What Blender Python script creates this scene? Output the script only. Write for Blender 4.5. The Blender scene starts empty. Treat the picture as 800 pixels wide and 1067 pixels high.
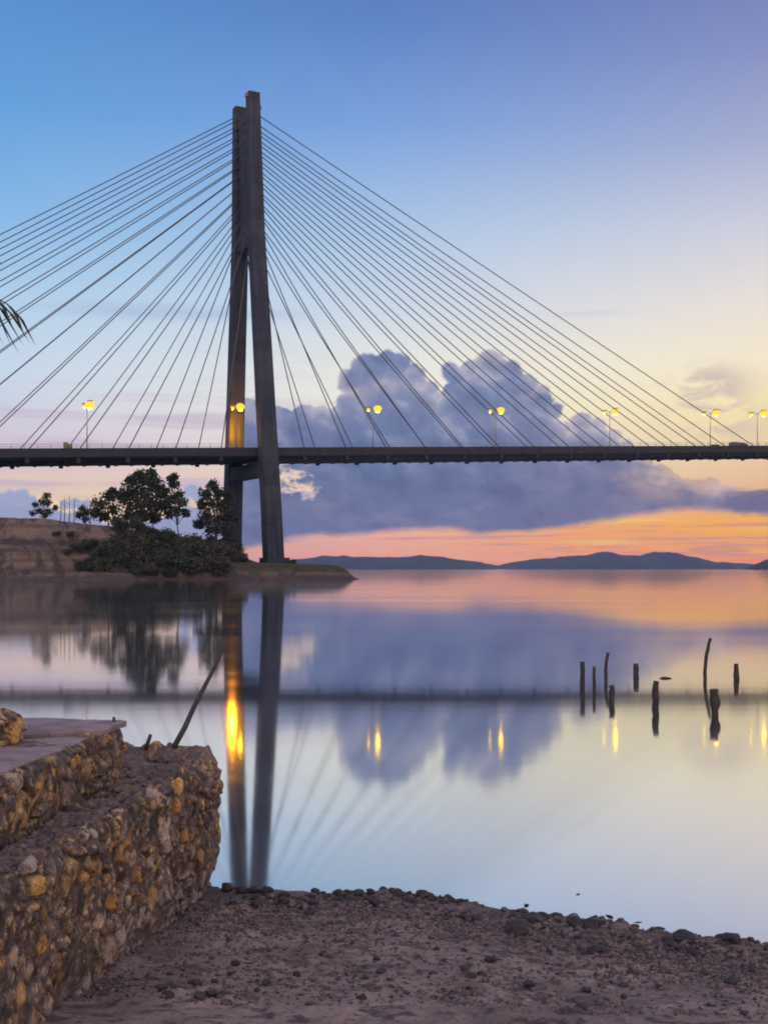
import bpy, math, random
import numpy as np
from mathutils import Vector

random.seed(7)
RNG = np.random.default_rng(11)
scene = bpy.context.scene
COL = scene.collection
HAZE = 4e-5
F = 1250.0            # focal length in units of an 800-wide frame
HZ = 592.5            # row of the horizon in that frame
EYE = 2.5
def R(a): return math.radians(a)
def lin(c):
    return tuple(((v/255)/12.92 if v/255 <= .04045 else ((v/255+.055)/1.055)**2.4) for v in c)
def sstep(a, b, x):
    t = np.clip((np.asarray(x, float)-a)/(b-a), 0, 1); return t*t*(3-2*t)

# ------------------------------------------------------------------ numpy noise
_H = np.random.default_rng(3).random(65536)
def _hash(i, j, k):
    return _H[(i*73856093 ^ j*19349663 ^ k*83492791) & 65535]
def vnoise(p):
    p = np.asarray(p, float); i = np.floor(p).astype(np.int64); f = p-i; f = f*f*(3-2*f)
    x, y, z = i[..., 0], i[..., 1], i[..., 2]; a, b, c = f[..., 0], f[..., 1], f[..., 2]
    r = 0
    for dx in (0, 1):
        for dy in (0, 1):
            for dz in (0, 1):
                r = r+_hash(x+dx, y+dy, z+dz)*(a if dx else 1-a)*(b if dy else 1-b)*(c if dz else 1-c)
    return r
def fbm(p, oct=4, rough=.5):
    s = 0; a = 1; n = 0; p = np.asarray(p, float)
    for k in range(oct):
        s = s+a*(vnoise(p*2**k+17.3*k)-.5); n += a; a *= rough
    return s/n*2
def cells(P, S, W=None):
    """nearest / second nearest seed: id, F1, F2"""
    n = len(P); idx = np.empty(n, int); f1 = np.empty(n); f2 = np.empty(n)
    for c in range(0, n, 8000):
        d = np.linalg.norm(P[c:c+8000, None, :]-S[None], axis=2)/(1 if W is None else W[None])
        o = np.argpartition(d, 1, axis=1)[:, :2]; dd = np.take_along_axis(d, o, 1)
        sw = dd[:, 0] > dd[:, 1]
        idx[c:c+8000] = np.where(sw, o[:, 1], o[:, 0]); f1[c:c+8000] = dd.min(1); f2[c:c+8000] = dd.max(1)
    return idx, f1, f2

# ------------------------------------------------------------------ mesh helpers
ORG = {}
def link_mesh(name, verts, faces, mat=None, parent=None, smooth=False, origin=None, attr=None):
    verts = np.asarray(verts, float)
    if parent is not None: o0 = np.array(ORG[parent.name])
    elif origin is not None: o0 = np.array(origin, float)
    else:
        o0 = np.array([(verts[:, 0].min()+verts[:, 0].max())/2, (verts[:, 1].min()+verts[:, 1].max())/2, verts[:, 2].min()])
    me = bpy.data.meshes.new(name)
    me.from_pydata((verts-o0).tolist(), [], faces if isinstance(faces, list) else faces.tolist())
    me.update()
    if smooth: me.polygons.foreach_set('use_smooth', np.ones(len(me.polygons), bool))
    if mat:
        for m in (mat if isinstance(mat, (list, tuple)) else [mat]): me.materials.append(m)
    if attr is not None:
        for k, v in attr.items():
            a = me.attributes.new(k, 'FLOAT', 'POINT'); a.data.foreach_set('value', np.asarray(v, np.float32))
    ob = bpy.data.objects.new(name, me); COL.objects.link(ob)
    if parent is not None: ob.parent = parent
    else: ob.location = o0
    ORG[ob.name] = tuple(o0)
    return ob
def grid_faces(n, m, wrap=False):
    i = np.arange(n-1)[:, None]; j = np.arange(m if wrap else m-1)[None]; j2 = (j+1) % m
    return np.stack([i*m+j, i*m+j2, (i+1)*m+j2, (i+1)*m+j], -1).reshape(-1, 4)
class MB:
    def __init__(s): s.v = []; s.f = []
    def add(s, v, f):
        b = len(s.v); s.v += [tuple(map(float, p)) for p in v]; s.f += [[b+int(i) for i in q] for q in f]
        return s
    def box(s, c, h, ax=((1, 0, 0), (0, 1, 0), (0, 0, 1)), taper=1.0):
        c = np.array(c, float); ax = [np.array(a, float) for a in ax]
        v = []
        for z in (-1, 1):
            t = taper if z > 0 else 1
            for x, y in ((-1, -1), (1, -1), (1, 1), (-1, 1)):
                v.append(c+ax[0]*x*h[0]*t+ax[1]*y*h[1]*t+ax[2]*z*h[2])
        return s.add(v, [(3, 2, 1, 0), (4, 5, 6, 7), (0, 1, 5, 4), (1, 2, 6, 5), (2, 3, 7, 6), (3, 0, 4, 7)])
    def tube(s, pts, rad, n=8):
        pts = [Vector(p) for p in pts]
        if not hasattr(rad, '__len__'): rad = [rad]*len(pts)
        v = []
        for i, p in enumerate(pts):
            d = (pts[min(i+1, len(pts)-1)]-pts[max(i-1, 0)]).normalized()
            a = d.cross(Vector((0, 0, 1)) if abs(d.z) < .9 else Vector((0, 1, 0))).normalized(); b = d.cross(a)
            for k in range(n):
                t = 2*math.pi*k/n; v.append(p+a*math.cos(t)*rad[i]+b*math.sin(t)*rad[i])
        f = grid_faces(len(pts), n, True).tolist()
        f += [list(range(n))[::-1], [(len(pts)-1)*n+k for k in range(n)]]
        return s.add(v, f)
    def ball(s, c, r, n=12, m=8):
        r = r if hasattr(r, '__len__') else (r, r, r)
        v = [(c[0]+r[0]*math.sin(math.pi*i/m)*math.cos(2*math.pi*j/n), c[1]+r[1]*math.sin(math.pi*i/m)*math.sin(2*math.pi*j/n),
              c[2]+r[2]*math.cos(math.pi*i/m)) for i in range(1, m) for j in range(n)]
        f = grid_faces(m-1, n, True).tolist(); k = len(v)
        v += [(c[0], c[1], c[2]+r[2]), (c[0], c[1], c[2]-r[2])]
        f += [[k, j, (j+1) % n] for j in range(n)] + [[k+1, (m-2)*n+(j+1) % n, (m-2)*n+j] for j in range(n)]
        f = [q[::-1] if len(q) == 4 else q for q in f]
        return s.add(v, f)
    def loft(s, rings):
        n = len(rings[0]); v = [p for r in rings for p in r]
        f = grid_faces(len(rings), n, True).tolist()
        f += [list(range(n))[::-1], [(len(rings)-1)*n+k for k in range(n)]]
        return s.add(v, f)
    def build(s, name, mat, parent=None, smooth=False, origin=None):
        return link_mesh(name, s.v, s.f, mat, parent, smooth, origin)
def tag(o, label=None, cat=None, group=None, kind=None):
    if label: o['label'] = label
    if cat: o['category'] = cat
    if group: o['group'] = group
    if kind: o['kind'] = kind
    return o
def thing(name, label, cat, loc, group=None):
    o = bpy.data.objects.new(name, None); COL.objects.link(o); o.location = loc; o.empty_display_size = .3
    ORG[o.name] = tuple(loc); return tag(o, label, cat, group)
def copy_tree(o, parent=None):
    c = o.copy(); COL.objects.link(c); ORG[c.name] = ORG[o.name]
    if parent is not None: c.parent = parent
    for ch in [x for x in list(o.children)]: copy_tree(ch, c)
    return c

# ------------------------------------------------------------------ node helpers
class E:
    """a tiny expression wrapper over shader math nodes"""
    T = None
    def __init__(s, k): s.k = k
    @staticmethod
    def val(o):
        return o.k if isinstance(o, E) else o
    @staticmethod
    def m(op, *a, clamp=False):
        n = E.T.nodes.new('ShaderNodeMath'); n.operation = op; n.use_clamp = clamp
        for i, x in enumerate(a):
            x = E.val(x)
            if isinstance(x, (int, float)): n.inputs[i].default_value = x
            else: E.T.links.new(x, n.inputs[i])
        return E(n.outputs[0])
    def __add__(s, o): return E.m('ADD', s, o)
    __radd__ = __add__
    def __sub__(s, o): return E.m('SUBTRACT', s, o)
    def __rsub__(s, o): return E.m('SUBTRACT', o, s)
    def __mul__(s, o): return E.m('MULTIPLY', s, o)
    __rmul__ = __mul__
    def __truediv__(s, o): return E.m('DIVIDE', s, o)
def Xs(x, a, b):
    n = E.T.nodes.new('ShaderNodeMapRange'); n.interpolation_type = 'SMOOTHSTEP'
    E.T.links.new(E.val(x), n.inputs['Value'])
    lo, hi, t0, t1 = (a, b, 0, 1) if a < b else (b, a, 1, 0)
    n.inputs['From Min'].default_value = lo; n.inputs['From Max'].default_value = hi
    n.inputs['To Min'].default_value = t0; n.inputs['To Max'].default_value = t1
    return E(n.outputs['Result'])
def Xvec(x, y, z=0):
    n = E.T.nodes.new('ShaderNodeCombineXYZ')
    for i, q in enumerate((x, y, z)):
        q = E.val(q)
        if isinstance(q, (int, float)): n.inputs[i].default_value = q
        else: E.T.links.new(q, n.inputs[i])
    return E(n.outputs[0])
def Xnoise(v, scale=1, detail=3, rough=.5, dist=0):
    n = E.T.nodes.new('ShaderNodeTexNoise'); n.inputs['Scale'].default_value = scale; n.inputs['Detail'].default_value = detail
    n.inputs['Roughness'].default_value = rough; n.inputs['Distortion'].default_value = dist
    if v is not None: E.T.links.new(E.val(v), n.inputs['Vector'])
    return E(n.outputs['Fac'])
def Xvor(v, smooth=.3):
    n = E.T.nodes.new('ShaderNodeTexVoronoi'); n.feature = 'SMOOTH_F1'; n.voronoi_dimensions = '2D'
    n.inputs['Scale'].default_value = 1; n.inputs['Smoothness'].default_value = smooth
    E.T.links.new(E.val(v), n.inputs['Vector']); return E(n.outputs['Distance'])
def Xramp(fac, stops, interp='LINEAR'):
    n = E.T.nodes.new('ShaderNodeValToRGB'); r = n.color_ramp; r.interpolation = interp
    while len(r.elements) < len(stops): r.elements.new(.5)
    for e, (p, c) in zip(r.elements, sorted(stops, key=lambda q: q[0])):
        e.position = p; e.color = tuple(c)+(1,) if hasattr(c, '__len__') else (c, c, c, 1)
    E.T.links.new(E.val(fac), n.inputs[0]); return E(n.outputs[0])
def Xmix(fac, a, b, mode='MIX'):
    n = E.T.nodes.new('ShaderNodeMix'); n.data_type = 'RGBA'; n.blend_type = mode; n.clamp_factor = True
    fac = E.val(fac)
    if isinstance(fac, (int, float)): n.inputs[0].default_value = fac
    else: E.T.links.new(fac, n.inputs[0])
    for s, q in ((6, a), (7, b)):
        q = E.val(q)
        if isinstance(q, tuple): n.inputs[s].default_value = tuple(q)+(1,)
        else: E.T.links.new(q, n.inputs[s])
    return E(n.outputs[2])
def new_mat(name):
    m = bpy.data.materials.new(name); m.use_nodes = True; E.T = m.node_tree
    b = m.node_tree.nodes['Principled BSDF']; return m, b
def bump(b, h, strength=.5, dist=.02):
    n = E.T.nodes.new('ShaderNodeBump'); n.inputs['Strength'].default_value = strength; n.inputs['Distance'].default_value = dist
    E.T.links.new(E.val(h), n.inputs['Height']); E.T.links.new(n.outputs[0], b.inputs['Normal'])
def objco():
    n = E.T.nodes.new('ShaderNodeTexCoord'); return E(n.outputs['Object'])
def posco():
    n = E.T.nodes.new('ShaderNodeNewGeometry'); return E(n.outputs['Position'])
def attrf(name):
    n = E.T.nodes.new('ShaderNodeAttribute'); n.attribute_name = name; return E(n.outputs['Fac'])
def scaled(v, s):
    n = E.T.nodes.new('ShaderNodeMapping'); n.inputs['Scale'].default_value = s
    E.T.links.new(E.val(v), n.inputs['Vector']); return E(n.outputs[0])
def noisy(name, c1, c2, scale=3, rough=.8, detail=5, bmp=0, bdist=.02, stretch=(1, 1, 1), lo=.3, hi=.7, co=None):
    m, b = new_mat(name)
    v = scaled(posco() if co is None else objco(), stretch)
    n = Xnoise(v, scale, detail, .6)
    c = Xramp(n, [(lo, c1), (hi, c2)])
    E.T.links.new(E.val(c), b.inputs['Base Color']); b.inputs['Roughness'].default_value = rough
    if bmp: bump(b, Xnoise(v, scale*3, 4, .6), bmp, bdist)
    return m

M = {}
M['concrete'] = noisy('weathered_concrete', (.042, .048, .070), (.082, .090, .122), .35, .85, 6, .3, .05, (1, 1, .25))
def concrete_mat():
    m, b = new_mat('pier_concrete'); p = posco()
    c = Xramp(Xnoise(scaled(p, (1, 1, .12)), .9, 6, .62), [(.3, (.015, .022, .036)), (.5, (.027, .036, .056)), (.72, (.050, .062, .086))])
    c = Xmix(Xs(Xnoise(p, .25, 5, .6), .5, .7)*.5, c, (.022, .024, .034))
    sz = E.T.nodes.new('ShaderNodeSeparateXYZ'); E.T.links.new(E.val(p), sz.inputs[0])
    fr = E.m('FRACT', E(sz.outputs[2])/4.2); j = Xs(E.m('ABSOLUTE', fr-.5), .06, .02)
    c = Xmix(j*.55, c, (.014, .016, .024))
    lift = Xnoise(Xvec(E.m('FLOOR', E(sz.outputs[2])/4.2), .5, .5), 7.3, 0)
    c = Xmix(Xs(lift, .5, .75)*.35, c, (.072, .077, .095))
    E.T.links.new(E.val(c), b.inputs['Base Color']); b.inputs['Roughness'].default_value = .85
    bump(b, Xnoise(p, 1.5, 6), .3, .05); return m
M['concrete'] = concrete_mat()
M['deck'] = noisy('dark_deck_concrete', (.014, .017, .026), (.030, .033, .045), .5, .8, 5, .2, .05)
M['cable'] = noisy('cable_sheath', (.05, .05, .06), (.08, .08, .09), 1, .5)
M['steel'] = noisy('galvanised_steel', (.18, .18, .19), (.26, .26, .27), 2, .5)
M['green_edge'] = noisy('lime_green_edge', (.12, .26, .05), (.18, .34, .07), 2, .6)
M['leaf'] = noisy('dark_leaf', (.010, .018, .010), (.036, .052, .024), .5, .7, 4, co=1)
M['bush'] = noisy('shrub_leaf', (.013, .024, .014), (.045, .066, .034), .4, .75, 4)
E.T = M['bush'].node_tree
_b = M['bush'].node_tree.nodes['Principled BSDF']; _oi = E.T.nodes.new('ShaderNodeObjectInfo'); _c = E(_b.inputs['Base Color'].links[0].from_socket)
E.T.links.new(Xmix(Xs(E(_oi.outputs['Random']), .35, 1.0)*.75, _c, (.062, .048, .03)).k, _b.inputs['Base Color'])
M['bark'] = noisy('bark', (.06, .045, .035), (.12, .095, .08), 4, .9, 5, .5, .02)
M['palmleaf'] = noisy('palm_leaflet', (.012, .018, .008), (.03, .036, .018), 3, .5)
M['post'] = noisy('waterlogged_wood', (.018, .015, .015), (.062, .052, .048), 16, .8, 6, .5, .01, (1, 1, .2))
M['stick'] = noisy('grey_driftwood', (.03, .026, .024), (.06, .052, .048), 12, .8, 6, .4, .004, (1, 1, .3))
M['hill'] = noisy('forest_cover', (.015, .024, .018), (.04, .05, .03), .01, .9)
M['gravel'] = noisy('mixed_gravel', (.03, .026, .03), (.22, .17, .16), 26, .8, 3, .4, .006, lo=.38, hi=.66)
M['rubble'] = noisy('rubble_stone', (.045, .036, .036), (.24, .18, .16), 24, .85, 6, .7, .008, lo=.36, hi=.66)
M['rock'] = noisy('dark_rock', (.014, .013, .016), (.062, .054, .060), 14, .75, 6, .6, .01)
M['truckpaint'] = noisy('dull_vehicle_paint', (.05, .06, .07), (.07, .08, .09), 1, .4)
M['glassdark'] = noisy('dark_window_glass', (.01, .012, .015), (.02, .022, .026), 1, .1)
M['rubber'] = noisy('tyre_rubber', (.015, .015, .016), (.03, .03, .03), 3, .9)
M['boxes'] = noisy('weathered_olive_paint', (.10, .11, .06), (.22, .22, .10), 2, .6)
def emis(name, c, s):
    m = bpy.data.materials.new(name); m.use_nodes = True; t = m.node_tree; t.nodes.clear()
    o = t.nodes.new('ShaderNodeOutputMaterial'); e = t.nodes.new('ShaderNodeEmission')
    e.inputs[0].default_value = c+(1,); e.inputs[1].default_value = s; t.links.new(e.outputs[0], o.inputs[0]); return m
M['lamp'] = emis('sodium_lamp_glow', (1.0, .56, .04), 1.5)
M['lampcore'] = emis('sodium_lamp_core', (1.0, .60, .02), 70)
M['lampdim'] = emis('sodium_lamp_glow_dim', (1.0, .56, .05), 1.2)

def stone_mat(name, ochre=1.0):
    m, b = new_mat(name)
    p = posco(); sid = attrf('stone'); cav = attrf('joint')
    base = Xramp(sid, [(0, (.085, .062, .055)), (.18, (.17, .115, .085)), (.34, (.30, .18, .085)), (.46, (.48, .27, .075)), (.54, (.19, .14, .12)),
                       (.70, (.36, .29, .24)), (.80, (.40, .20, .055)), (.88, (.11, .09, .09))], 'CONSTANT')
    n1 = Xnoise(p, 7, 6, .7, .5); n2 = Xnoise(p, 30, 8, .72); n3 = Xnoise(scaled(p, (1, 1, .75)), 14, 7, .74)
    c = Xmix(Xs(n1, .46, .62)*.35, base, Xramp(n2, [(.36, (.05, .038, .035)), (.5, (.22, .155, .12)), (.62, (.52, .40, .30))]))
    c = Xmix(Xs(Xnoise(p, 19, 7, .74), .52, .63)*.9, c, (.74, .48, .21))
    c = Xmix(Xs(n3, .49, .40)*.9, c, (.018, .014, .014))
    c = Xmix(Xs(n2, .47, .38)*.7, c, (.022, .018, .018))
    sz = E.T.nodes.new('ShaderNodeSeparateXYZ'); E.T.links.new(E.val(p), sz.inputs[0])
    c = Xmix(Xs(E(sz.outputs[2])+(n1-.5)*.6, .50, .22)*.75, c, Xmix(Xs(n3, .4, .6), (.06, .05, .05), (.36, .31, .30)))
    c = Xmix(cav, c, Xmix(Xs(n1, .4, .6), (.02, .016, .016), (.075, .06, .055)))
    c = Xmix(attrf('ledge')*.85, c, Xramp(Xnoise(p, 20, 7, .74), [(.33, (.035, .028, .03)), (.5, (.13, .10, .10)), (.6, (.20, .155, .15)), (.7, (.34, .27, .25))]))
    E.T.links.new(E.val(c), b.inputs['Base Color']); b.inputs['Roughness'].default_value = .85
    bump(b, Xnoise(p, 60, 6, .65), .7, .008)
    return m
M['masonry'] = stone_mat('laterite_masonry')
def slab_mat():
    m, b = new_mat('worn_concrete_slab'); p = posco()
    c = Xramp(Xnoise(p, 3.5, 6, .6), [(.32, (.17, .13, .14)), (.5, (.28, .215, .22)), (.68, (.37, .29, .285))])
    c = Xmix(Xs(Xnoise(p, 26, 5, .65), .55, .75)*.7, c, (.075, .06, .065))
    E.T.links.new(E.val(c), b.inputs['Base Color']); b.inputs['Roughness'].default_value = .8
    bump(b, Xnoise(p, 40, 6, .65), .6, .01); return m
M['slab'] = slab_mat()
def beach_mat():
    m, b = new_mat('muddy_sand'); p = posco()
    c = Xramp(Xnoise(p, 1.6, 6, .62), [(.3, (.15, .11, .104)), (.5, (.30, .225, .20)), (.7, (.46, .355, .31))])
    c = Xmix(Xs(Xnoise(scaled(p, (.7, 1.3, 1)), 6, 8, .75, .4), .50, .60)*.85, c, (.05, .040, .046))
    c = Xmix(Xs(Xnoise(scaled(p, (.6, 1.4, 1)), 17, 6, .72), .56, .68)*.6, c, (.46, .35, .32))
    c = Xmix(Xs(Xnoise(p, 34, 5, .7), .53, .68)*.7, c, (.05, .04, .044))
    c = Xmix(Xs(Xnoise(p, 75, 3, .6), .62, .74)*.6, c, (.30, .24, .23))
    z = E.T.nodes.new('ShaderNodeSeparateXYZ'); E.T.links.new(E.val(p), z.inputs[0]); z = E(z.outputs[2])
    wet = Xs(z, .07, .0)
    c = Xmix(Xs(z, .115, .045)*.7, c, Xramp(Xnoise(p, 22, 6, .7), [(.35, (.04, .034, .038)), (.6, (.12, .095, .095))]))
    c = Xmix(wet*.6, c, (.05, .042, .045))
    E.T.links.new(E.val(c), b.inputs['Base Color'])
    E.T.links.new(E.val(.85-wet*.4), b.inputs['Roughness'])
    bump(b, Xnoise(p, 60, 8, .75), 1.0, .016); return m
M['beach'] = beach_mat()
def bluff_mat():
    m, b = new_mat('eroded_earth'); p = posco()
    st = Xnoise(scaled(p, (.03, .03, .55)), 1, 6, .6)
    c = Xramp(st, [(.3, (.05, .038, .034)), (.45, (.13, .095, .08)), (.6, (.20, .15, .125)), (.75, (.07, .054, .048))])
    c = Xmix(Xs(Xnoise(scaled(p, (1, 1, .5)), .4, 7, .7), .46, .6)*.85, c, (.04, .032, .03))
    c = Xmix(Xs(Xnoise(p, .18, 5, .6), .58, .72)*.45, c, (.27, .205, .175))
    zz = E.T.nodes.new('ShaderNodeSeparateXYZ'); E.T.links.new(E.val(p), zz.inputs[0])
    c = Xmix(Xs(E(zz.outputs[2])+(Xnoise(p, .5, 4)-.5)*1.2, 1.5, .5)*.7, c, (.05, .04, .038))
    g = attrf('grass')
    c = Xmix(g, c, Xramp(Xnoise(p, .8, 5, .6), [(.35, (.022, .028, .015)), (.65, (.055, .056, .03))]))
    E.T.links.new(E.val(c), b.inputs['Base Color']); b.inputs['Roughness'].default_value = .9
    bump(b, Xnoise(p, 1.2, 6, .65), .7, .5); return m
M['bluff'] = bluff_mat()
def water_mat():
    m = bpy.data.materials.new('calm_dusk_water'); m.use_nodes = True; t = m.node_tree; t.nodes.clear(); E.T = t
    out = t.nodes.new('ShaderNodeOutputMaterial'); mix = t.nodes.new('ShaderNodeMixShader')
    d = t.nodes.new('ShaderNodeBsdfDiffuse'); d.inputs[0].default_value = (.05, .075, .10, 1)
    g = t.nodes.new('ShaderNodeBsdfGlossy'); g.inputs['Color'].default_value = (.95, .96, .98, 1); g.inputs['Roughness'].default_value = .072
    rg = Xnoise(scaled(posco(), (.012, .09, 1)), 1, 5, .6); rg2 = Xnoise(scaled(posco(), (.18, 1.1, 1)), 1, 4, .6)
    t.links.new((.045+Xs(rg, .35, .68)*.028+Xs(rg2, .5, .75)*.012).k, g.inputs['Roughness'])
    fr = t.nodes.new('ShaderNodeFresnel'); fr.inputs[0].default_value = 4.0
    p = posco()
    w = Xnoise(scaled(p, (.5, 1.1, 1)), 1.0, 2, .5)
    bp = t.nodes.new('ShaderNodeBump'); bp.inputs['Strength'].default_value = .03; bp.inputs['Distance'].default_value = .02
    t.links.new(E.val(w), bp.inputs['Height']); t.links.new(bp.outputs[0], g.inputs['Normal'])
    t.links.new((.73+E(fr.outputs[0])*.22).k, mix.inputs[0]); t.links.new(d.outputs[0], mix.inputs[1]); t.links.new(g.outputs[0], mix.inputs[2])
    t.links.new(mix.outputs[0], out.inputs[0]); return m
M['water'] = water_mat()

# ------------------------------------------------------------------ camera
cam = bpy.data.cameras.new('camera'); camo = bpy.data.objects.new('camera', cam); COL.objects.link(camo)
camo.location = (0, 0, EYE); camo.rotation_euler = (R(90), 0, 0)
cam.lens = 36*F/1067; cam.sensor_width = 36; cam.shift_y = (HZ-533.5)/1067; cam.clip_start = .05; cam.clip_end = 60000
scene.camera = camo

# ------------------------------------------------------------------ sky
def ae(x, y):          # direction (azimuth, elevation) of a sighted point, in 1/1250 rad
    a = math.atan((x-400)/F); return a*F, math.atan((HZ-y)/F*math.cos(a))*F
def build_world():
    w = bpy.data.worlds.new('World'); scene.world = w; w.use_nodes = True; t = w.node_tree; t.nodes.clear(); E.T = t
    out = t.nodes.new('ShaderNodeOutputWorld'); bg = t.nodes.new('ShaderNodeBackground')
    tc = t.nodes.new('ShaderNodeTexCoord'); sx = t.nodes.new('ShaderNodeSeparateXYZ'); t.links.new(tc.outputs['Generated'], sx.inputs[0])
    dx, dy, dz = (E(sx.outputs[i]) for i in range(3))
    az = E.m('ARCTAN2', dx, dy)*F
    el = E.m('ARCSINE', dz)*F
    s = dx/E.m('SQRT', dx*dx+dy*dy+1e-6)
    front = Xs(dy, .15, .45)
    # clear-sky gradient: colour by elevation at three azimuths; unseen zenith lifted to brighten the ground
    top = 1400.0
    def grad(col):
        st = []
        for y, c in col: st.append((min(1, max(0, (HZ-y)/top)), lin(c)))
        return Xramp(E.m('MAXIMUM', el, 0)/top, st)
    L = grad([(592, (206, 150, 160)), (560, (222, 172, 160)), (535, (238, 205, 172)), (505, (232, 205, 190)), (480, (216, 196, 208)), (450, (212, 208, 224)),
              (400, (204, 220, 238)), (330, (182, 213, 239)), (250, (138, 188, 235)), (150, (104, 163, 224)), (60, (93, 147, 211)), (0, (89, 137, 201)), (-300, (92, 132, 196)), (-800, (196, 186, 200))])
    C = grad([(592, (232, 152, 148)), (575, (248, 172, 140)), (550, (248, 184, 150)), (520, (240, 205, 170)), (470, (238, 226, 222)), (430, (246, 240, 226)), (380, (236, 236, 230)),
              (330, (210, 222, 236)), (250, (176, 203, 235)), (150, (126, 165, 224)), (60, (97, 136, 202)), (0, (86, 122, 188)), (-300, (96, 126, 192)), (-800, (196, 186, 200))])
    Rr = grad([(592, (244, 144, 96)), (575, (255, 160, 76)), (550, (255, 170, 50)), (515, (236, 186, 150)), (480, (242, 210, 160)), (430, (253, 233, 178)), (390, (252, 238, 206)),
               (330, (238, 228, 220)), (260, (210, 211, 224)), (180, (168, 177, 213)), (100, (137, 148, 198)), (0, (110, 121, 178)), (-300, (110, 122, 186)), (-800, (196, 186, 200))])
    sky = Xmix((s+.305)/.305, L, C); sky = Xmix(s/.305, sky, Rr)
    def blob(x, y, rx, ry):
        a, e = ae(x, y); q = (az-a)/rx; r = (el-e)/ry
        return E.m('EXPONENT', (q*q+r*r)*-1.0)*front
    # unseen sky behind the camera, raised and warmed to brighten the foreground
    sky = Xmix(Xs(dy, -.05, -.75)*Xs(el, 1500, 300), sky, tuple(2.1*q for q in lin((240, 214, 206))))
    # orange band under the cloud deck at right
    sky = Xmix(blob(860, 550, 165, 13)*1.0, sky, lin((255, 188, 40)))
    sky = Xmix(blob(665, 562, 150, 13)*.7, sky, lin((255, 166, 84)))
    sky = Xmix(blob(300, 512, 70, 32)*.75, sky, lin((246, 214, 190)))
    st2 = Xnoise(Xvec(az/150, el/6.5, 14.2), 1, 4, .6)
    bnd = Xs(el, 66, 46)*Xs(el, 4, 14)*front
    sky = Xmix(Xs(st2, .52, .68)*bnd*Xs(az, -60, 260)*.7, sky, lin((255, 206, 112)))
    sky = Xmix(Xs(st2, .47, .34)*bnd*Xs(az, -200, 60)*.8, sky, lin((204, 144, 146)))
    # thin stratus: stretched noise
    st1 = Xnoise(Xvec(az/240, el/16, 3.1), 1, 4, .55)
    low = Xs(el, 245, 130)*Xs(el, 20, 60)*front
    sky = Xmix(Xs(st1, .47, .68)*low*Xs(az, 60, -120)*.75, sky, lin((198, 180, 204)))
    sky = Xmix(Xs(st1, .50, .36)*Xs(el, 105, 50)*front*Xs(az, 0, -200)*.8, sky, lin((248, 226, 182)))
    a0, e0 = ae(190, 326)
    q = (el-e0-(Xnoise(Xvec(az/60, el/20, 8), 1, 3)-.5)*14)/7
    streak = E.m('EXPONENT', q*q*-1)*Xs(az, a0-190, a0-60)*Xs(az, a0+170, a0+50)*front
    sky = Xmix(streak*.55, sky, lin((168, 186, 220)))
    sky = Xmix(blob(612, 327, 40, 3)*.3, sky, lin((190, 195, 220)))
    wisp = Xnoise(Xvec(az/46, el/20, 1.7), 1, 5, .6, .6)
    wp = E.m('MINIMUM', blob(736, 424, 34, 26)+blob(740, 398, 40, 18)*.8+blob(770, 445, 50, 18)*.45, 1.0)
    sky = Xmix(wp*Xs(wisp, .4, .62)*.85, sky, lin((208, 190, 182)))
    # big cumulus: skyline and base line as functions of azimuth, broken into billows
    def curve(pts):
        return Xramp((az+900)/1800, [((ae(x, 592)[0]+900)/1800, ae(x, y)[1]/600) for x, y in pts])
    def cloud(topc, basec, amp, seed, wtop=5, wbase=8, baseamp=26, lobes=()):
        v1 = Xvor(Xvec(az/46+seed, el/44), .35); v2 = Xvor(Xvec(az/19+seed, el/18+4), .3); v3 = Xvor(Xvec(az/8+seed, el/8+9), .3)
        fb = Xnoise(Xvec(az/26, el/26, seed), 1, 7, .68)
        b = (.42-v1)*amp+(.42-v2)*amp*.8+(.42-v3)*amp*.36+(fb-.5)*amp*.5
        wx = Xnoise(Xvec(az/90, el/30, seed+5), 1, 5, .6)
        dtop = curve(topc)*600+b-el
        w1 = Xnoise(Xvec(az/30, el/30, seed+2), 1, 4, .6)-.5; w2 = Xnoise(Xvec(az/30, el/30, seed+12), 1, 4, .6)-.5
        ax, ex_ = az+w1*13, el+w2*13; df = None
        for x, y, r in lobes:
            a_, e_ = ae(x, y); q_ = ax-a_; p_ = ex_-e_; d_ = r-E.m('SQRT', q_*q_+p_*p_)
            df = d_ if df is None else E.m('SMOOTH_MAX', df, d_, 1.5)
        if df is not None: dtop = E.m('MAXIMUM', dtop, df+b*.25+(fb-.5)*7)
        dbas = el-(curve(basec)*600+(wx-.5)*baseamp)
        lump = (Xvor(Xvec(az/46+seed+.16, el/44+.2), .35)-v1)*1.1+(Xvor(Xvec(az/19+seed+.13, el/18+4.2), .3)-v2)*.55+(fb-.5)*.7
        return Xs(dtop, 0, wtop)*Xs(dbas, 0, wbase)*front, dtop, dbas, lump
    # distant low bank behind the headland and left of the pylon
    k, dt, db, lp = cloud([(-700, 524), (-60, 522), (0, 520), (20, 521), (40, 528), (60, 532), (90, 530), (110, 540), (180, 540), (196, 526), (216, 530), (246, 560), (256, 592), (900, 600)], [(-700, 592), (900, 592)], 8, 2.2, 4, 8, 4,
                         [(-22, 520, 14), (0, 522, 11), (11, 519, 11), (22, 517, 10), (32, 525, 9), (44, 530, 8), (69, 525, 8), (79, 523, 8), (89, 525, 7), (199, 513, 10), (207, 520, 9), (190, 524, 8)])
    bc = Xramp(el/120, [(0, lin((168, 160, 190))), (.35, lin((142, 154, 196))), (.7, lin((156, 170, 208)))])
    sky = Xmix(k*.92, sky, bc)
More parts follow.
